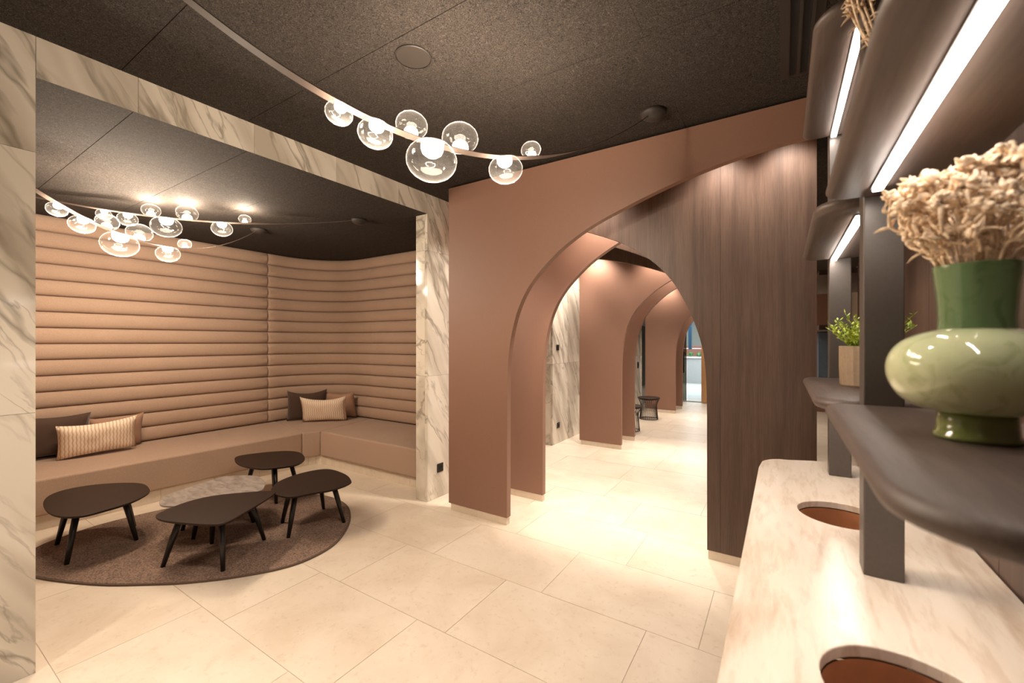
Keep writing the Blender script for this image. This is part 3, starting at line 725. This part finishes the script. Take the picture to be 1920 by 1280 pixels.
# second unit glimpsed in the gap behind the oak arch
s2 = thing('wall_shelf', 'far dark shelf glimpsed in the gap right of the oak arch', 'shelf', (.5, 4.9, 1.6))  # no strip built; an added ceiling spot gives the glow
obj('shelf_board', *box(.25, .75, 4.3, 6.0, 1.60, 1.64), M['shelfwood'], s2)
obj('back_panel', *box(.74, .76, 4.3, 6.0, 1.0, 2.3), M['shelfwood'], s2)
obj('shelf_board', *box(.25, .75, 4.3, 6.0, 2.05, 2.09), M['shelfwood'], s2)
t = obj('blue_cabinet', *box(.30, .60, 5.2, 5.9, 0.9, 1.595), plain('blue_grey', (.10, .14, .19), .4)); tag(t, 'blue-grey cabinet front glimpsed below the far shelf, right of the oak arch', 'cabinet')

# ---------------------------------------------------------------- green vase and flowers
VX, VY, VZ = .268, .998, 1.3405
vs = thing('vase', 'green glass vase with bulging pale body and darker neck on the near shelf', 'vase', (VX, VY, VZ), None)
body = [(.046, .043), (.075, .050), (.098, .068), (.110, .092), (.1135, .115), (.109, .138), (.094, .160), (.070, .174), (.047, .181)]
obj('body', *lathe(smoothpath(body, 3), 56, (VX, VY, VZ), cap=False), M['vase_body'], vs, smooth=True)
foot = [(.050, 0), (.053, .003), (.052, .008), (.0485, .011), (.0475, .03), (.047, .046)]
obj('foot', *lathe(foot, 48, (VX, VY, VZ)), M['vase_foot'], vs, smooth=True)
neck = [(.047, .179), (.0455, .20), (.048, .24), (.0525, .283), (.0525, .286), (.050, .286), (.046, .24), (.043, .20)]
obj('neck', *lathe(neck, 48, (VX, VY, VZ), cap=False), M['vase_neck'], vs, smooth=True)
def sphere(c, r, rnd, nu=7, nv=5):
    V, F = [], []
    for i in range(nv):
        a = -PI/2+PI*(i+.5)/nv
        for j in range(nu):
            b_ = 2*PI*j/nu; k = r*rnd.uniform(.75, 1.25); V.append((c[0]+k*math.cos(a)*math.cos(b_), c[1]+k*math.cos(a)*math.sin(b_), c[2]+k*math.sin(a)*.8))
    for i in range(nv-1):
        for j in range(nu): F.append((i*nu+j, i*nu+(j+1) % nu, (i+1)*nu+(j+1) % nu, (i+1)*nu+j))
    F.append(tuple(range(nu-1, -1, -1))); F.append(tuple((nv-1)*nu+j for j in range(nu)))
    return V, F
def curl(q, d, l_, r_, rnd, bend=1.0):
    """a withered petal or leaf: a flattened tapering tube that bends over itself"""
    d = d.normalized(); side = Vector((rnd.uniform(-1, 1), rnd.uniform(-1, 1), rnd.uniform(-1, 1))).normalized()*bend
    P = [q]
    for k in range(5):
        d = (d+side*.38).normalized(); P.append(P[-1]+d*l_/5)
    return tube([tuple(p) for p in P], [r_*.5, r_, r_*1.1, r_*.9, r_*.6, r_*.2], 6, flat=.5)
def sprig(base, tip, rnd, head=.02, stem=1.0, wig=1.0):
    base, tip = Vector(base), Vector(tip); L_ = (tip-base).length
    m1 = base.lerp(tip, .35)+Vector([rnd.uniform(-.09, .09)*L_*wig for _ in range(3)])+Vector((0, 0, .012)); m2 = base.lerp(tip, .7)+Vector([rnd.uniform(-.16, .16)*L_*wig for _ in range(3)])
    P = smoothpath([tuple(base), tuple(m1), tuple(m2), tuple(tip)], 4)
    parts = [tube(P, [.0018*stem+.0016*i/len(P) for i in range(len(P))], 5)]
    for k in range(4):
        q = Vector(P[rnd.randrange(4, len(P))]); d = Vector((rnd.uniform(-1, 1), rnd.uniform(-1, 1), rnd.uniform(-.6, .9)))
        parts.append(curl(q, d, rnd.uniform(.02, .04), rnd.uniform(.0025, .0045), rnd))
    for k in range(12):                    # ruffled head of curled petals
        d = Vector((rnd.gauss(0, 1), rnd.gauss(0, 1), rnd.gauss(.45, .6))).normalized()
        parts.append(curl(tip+d*head*.2, d, head*rnd.uniform(.8, 1.3), head*rnd.uniform(.24, .40), rnd, 1.6))
    for k in range(15):
        d = Vector((rnd.gauss(0, 1), rnd.gauss(0, 1), rnd.gauss(.5, .6))).normalized()
        parts.append(sphere(tip+d*head*rnd.uniform(.4, .95), head*rnd.uniform(.18, .36), rnd, 6, 4))
    return join(*parts)
fl = thing('dried_flowers', 'bunch of cream dried flowers with curled heads in the green vase', 'flowers', (VX, VY, VZ+.28))
rnd = random.Random(3)
for i in range(76):
    a = 2*PI*i*.618; rr = math.sqrt((i+.5)/76)*rnd.uniform(.85, 1.05); lvl = rnd.random()
    spread = .108
    x = VX+spread*rr*math.cos(a); y = VY+spread*rr*math.sin(a)
    h = (.462-.04*rr**2-rnd.uniform(0, .045)) if lvl > .5 else rnd.uniform(.33, .43)
    if lvl <= .5: rr = max(rr, .75); x = VX+.100*rr*math.cos(a); y = VY+.100*rr*math.sin(a)
    obj('flower_sprig', *sprig((VX+.040*rr*math.cos(a), VY+.040*rr*math.sin(a), VZ+.262), (x, y, VZ+h), rnd, rnd.uniform(.014, .024)), M['dried'], fl, smooth=True)
# second vase on the shelf above: only the tips of its flowers hang into view
V2 = (.215, 1.30, 1.9065)
v2 = thing('vase', 'plain clay vase on the upper shelf holding the dried flowers near the top light', 'vase', V2)
obj('body', *lathe([(.035, 0), (.055, .04), (.06, .10), (.04, .17), (.034, .2)], 32, V2), M['pot'], v2, smooth=True)
f2 = thing('dried_flowers', 'tips of cream dried flowers hanging over the topmost shelf light', 'flowers', (V2[0], V2[1], V2[2]+.2))
for i in range(12):
    tx = (.156+rnd.uniform(-.018, .015), 1.365+rnd.uniform(-.015, .015), 2.36+rnd.uniform(-.035, .08))
    obj('flower_sprig', *sprig((V2[0], V2[1], V2[2]+.17), tx, rnd, .013, 1, .2), M['dried'], f2, smooth=True)

# ---------------------------------------------------------------- potted plant
PX, PY, PZ = .262, 1.975, 1.3405
pt = thing('potted_plant', 'feathery bright green plant in a ribbed beige pot on the farther shelf', 'plant', (PX, PY, PZ))
V, F = [], []
nn = 48; prof = [(.080, 0), (.084, .006), (.086, .07), (.086, .145), (.079, .145), (.077, .12)]
for r, z in prof:
    for i in range(nn):
        a = 2*PI*i/nn; rr = r+(.0015 if i % 2 else 0); V.append((PX+rr*math.cos(a), PY+rr*math.sin(a), PZ+z))
for k in range(len(prof)-1):
    for i in range(nn): j = (i+1) % nn; F.append((k*nn+i, k*nn+j, (k+1)*nn+j, (k+1)*nn+i))
F.append(tuple(range(nn-1, -1, -1)))
obj('pot', V, F, M['pot'], pt)
obj('soil', *lathe([(.076, .10), (.076, .125)], 24, (PX, PY, PZ)), M['dark'], pt)
rnd = random.Random(11); parts = []
for i in range(190):
    a = rnd.uniform(0, 2*PI); e = rnd.uniform(.0, 1)**.8; L_ = rnd.uniform(.06, .145)
    if rnd.random() < .10: L_ *= 1.35
    sx_, sy_ = .05*e*math.cos(a), .05*e*math.sin(a)
    P = []; 
    for k in range(6):
        tt = k/5; P.append((PX+sx_+math.cos(a)*e*L_*.75*tt**1.2, PY+sy_+math.sin(a)*e*L_*.75*tt**1.2, PZ+.12+L_*(tt*(1-.25*e*tt))))
    parts.append(tube(P, .0007, 3))
    for k in range(10):
        tt = .25+.75*k/9; i0 = min(4, int(tt*5)); f_ = tt*5-i0
        q = Vector(P[i0]).lerp(Vector(P[i0+1]), f_); dr = Vector((rnd.uniform(-1, 1), rnd.uniform(-1, 1), rnd.uniform(.1, 1))).normalized()
        s = dr.cross(Vector((0, 0, 1))).normalized()*.0036; l_ = rnd.uniform(.012, .022)
        parts.append(([tuple(q), tuple(q+dr*l_*.5+s), tuple(q+dr*l_), tuple(q+dr*l_*.5-s)], [(0, 1, 2, 3)]))
o = obj('foliage', *join(*parts), M['feather'], pt); o['kind'] = 'stuff'

# ---------------------------------------------------------------- wire stools
def stool(x, y, label):
    t = thing('wire_stool', label, 'stool', (x, y, 0), 'round wire stools in the passage')
    obj('seat', *lathe([(.195, .395), (.21, .405), (.21, .418), (.20, .424)], 40, (x, y, 0)), M['tabletop'], t)
    parts = []
    for i in range(30):
        a = 2*PI*i/30; c_, s_ = math.cos(a), math.sin(a)
        parts.append(tube([(x+r*c_, y+r*s_, z) for r, z in ((.195, .395), (.175, .35), (.155, .30), (.150, .25), (.160, .12), (.172, .008))], .0045, 4))
    o = obj('wires', *join(*parts), M['black'], t); o['kind'] = 'stuff'
    for r, z in ((.17, .006), (.19, .39)):
        P = [(x+r*math.cos(2*PI*i/32), y+r*math.sin(2*PI*i/32), z) for i in range(33)]
        obj('ring', *tube(P, .006, 6, cap=False), M['black'], t)
stool(-2.21, 8.42, 'black wire stool with dark round seat in front of the fifth terracotta arch')
stool(-2.205, 7.16, 'nearer black wire stool half hidden by the leg of the fourth terracotta arch')

# ---------------------------------------------------------------- glass wall and the bar beyond
w1 = sempty('window_1', (-1.5, 11.4, 0))
obj('pane', *box(-2.04, -.2, 11.40, 11.41, .02, 2.85), M['pane'], w1)
obj('smoked_pane', *box(-2.85, -2.05, 11.40, 11.41, .02, 2.85), M['smoked'], w1)
obj('threshold', *box(-2.85, .9, 11.38, 11.44, 0, .015), M['ventm'], w1)
t = thing('door_handle', 'copper and black upright pull handle on the smoked glass door', 'handle', (-2.15, 11.36, 1.1))
obj('grip', *box(-2.20, -2.155, 11.34, 11.36, .72, 1.26), M['hole'], t); obj('black_plate', *box(-2.15, -2.10, 11.37, 11.39, .72, 1.26), M['black'], t)
t = obj('wood_post', *box(-1.685, -1.35, 11.25, 11.37, .02, 2.86), M['orange']); tag(t, 'light orange wood post at the right of the far glass wall', 'post')
struct(obj('wall_far', *box(-1.0, 1.15, 11.25, 11.4, 0, 2.9), M['copper']))
t = thing('bar_counter', 'pale grey bar counter standing beyond the glass wall', 'bar', (-2.5, 16.6, 0))
obj('front', *box(-5.5, 1, 16.5, 17.0, 0, .92), M['grey'], t); obj('worktop', *box(-5.5, 1, 16.45, 17.05, .92, .96), M['white'], t)
struct(obj('wall_bar_back', *box(-6.3, 3, 19.4, 19.5, 0, 2.9), plain('grey_green_wall', (.36, .36, .32), .6)))
struct(obj('wall_bar_left', *box(-6.3, -6.2, 11.4, 19.5, 0, 2.9), M['grey'])); struct(obj('wall_bar_right', *box(2.2, 2.3, 11.4, 19.5, 0, 2.9), M['grey']))
struct(obj('wall_bar_near', *box(-6.3, -2.86, 11.4, 11.5, 0, 2.9), M['grey']))
tb = obj('back_board', *box(-5.5, 1, 18.0, 18.1, 0, 1.35), M['brownband']); tag(tb, 'terracotta back board behind the bar plants', 'board')
obj('gantry_shelf', *box(-5.5, 1, 16.75, 17.0, 1.25, 1.27), M['white'], t)
for x in (-5.4, -3.2, -.9): obj('gantry_post', *box(x, x+.03, 16.86, 16.89, .96, 1.25), M['white'], t)
t = obj('blue_post', *box(-2.52, -2.43, 14.3, 14.4, 1.27, 2.88), M['blue']); tag(t, 'narrow dark blue post beyond the glass wall', 'post')
rnd = random.Random(5)
for i, lab in enumerate(['leftmost of the small green plants on the bar, seen through the smoked glass', 'second green plant from the left on the bar beyond the glass wall',
                         'third green plant from the left on the bar beyond the glass wall', 'rightmost green plant on the bar, next to the light wood post']):
    x = -3.12+.27*i; parts = []
    for k in range(34):
        a = rnd.uniform(0, 2*PI); L_ = rnd.uniform(.10, .22); d = Vector((math.cos(a)*.6, math.sin(a)*.6, rnd.uniform(.3, 1.2))).normalized(); s = d.cross(Vector((0, 0, 1))).normalized()*.028; q = Vector((x, 16.7, .965))
        parts.append(([tuple(q), tuple(q+d*L_*.5+s), tuple(q+d*L_), tuple(q+d*L_*.5-s)], [(0, 1, 2, 3)]))
    o = obj('bar_plant', *join(*parts), M['greenleaf'])
    tag(o, lab, 'plant', 'plants on the bar')
P = [(-1.85, 16.55, .962), (-1.85, 16.55, 1.45)]+[(-2.13+.28*math.cos(a), 16.55, 1.45+.28*math.sin(a)) for a in [PI*.8*i/12 for i in range(1, 13)]]
t = obj('arc_lamp', *tube(P, .02, 8), M['white'], smooth=True); tag(t, 'curved white arc lamp neck beyond the glass wall', 'lamp')
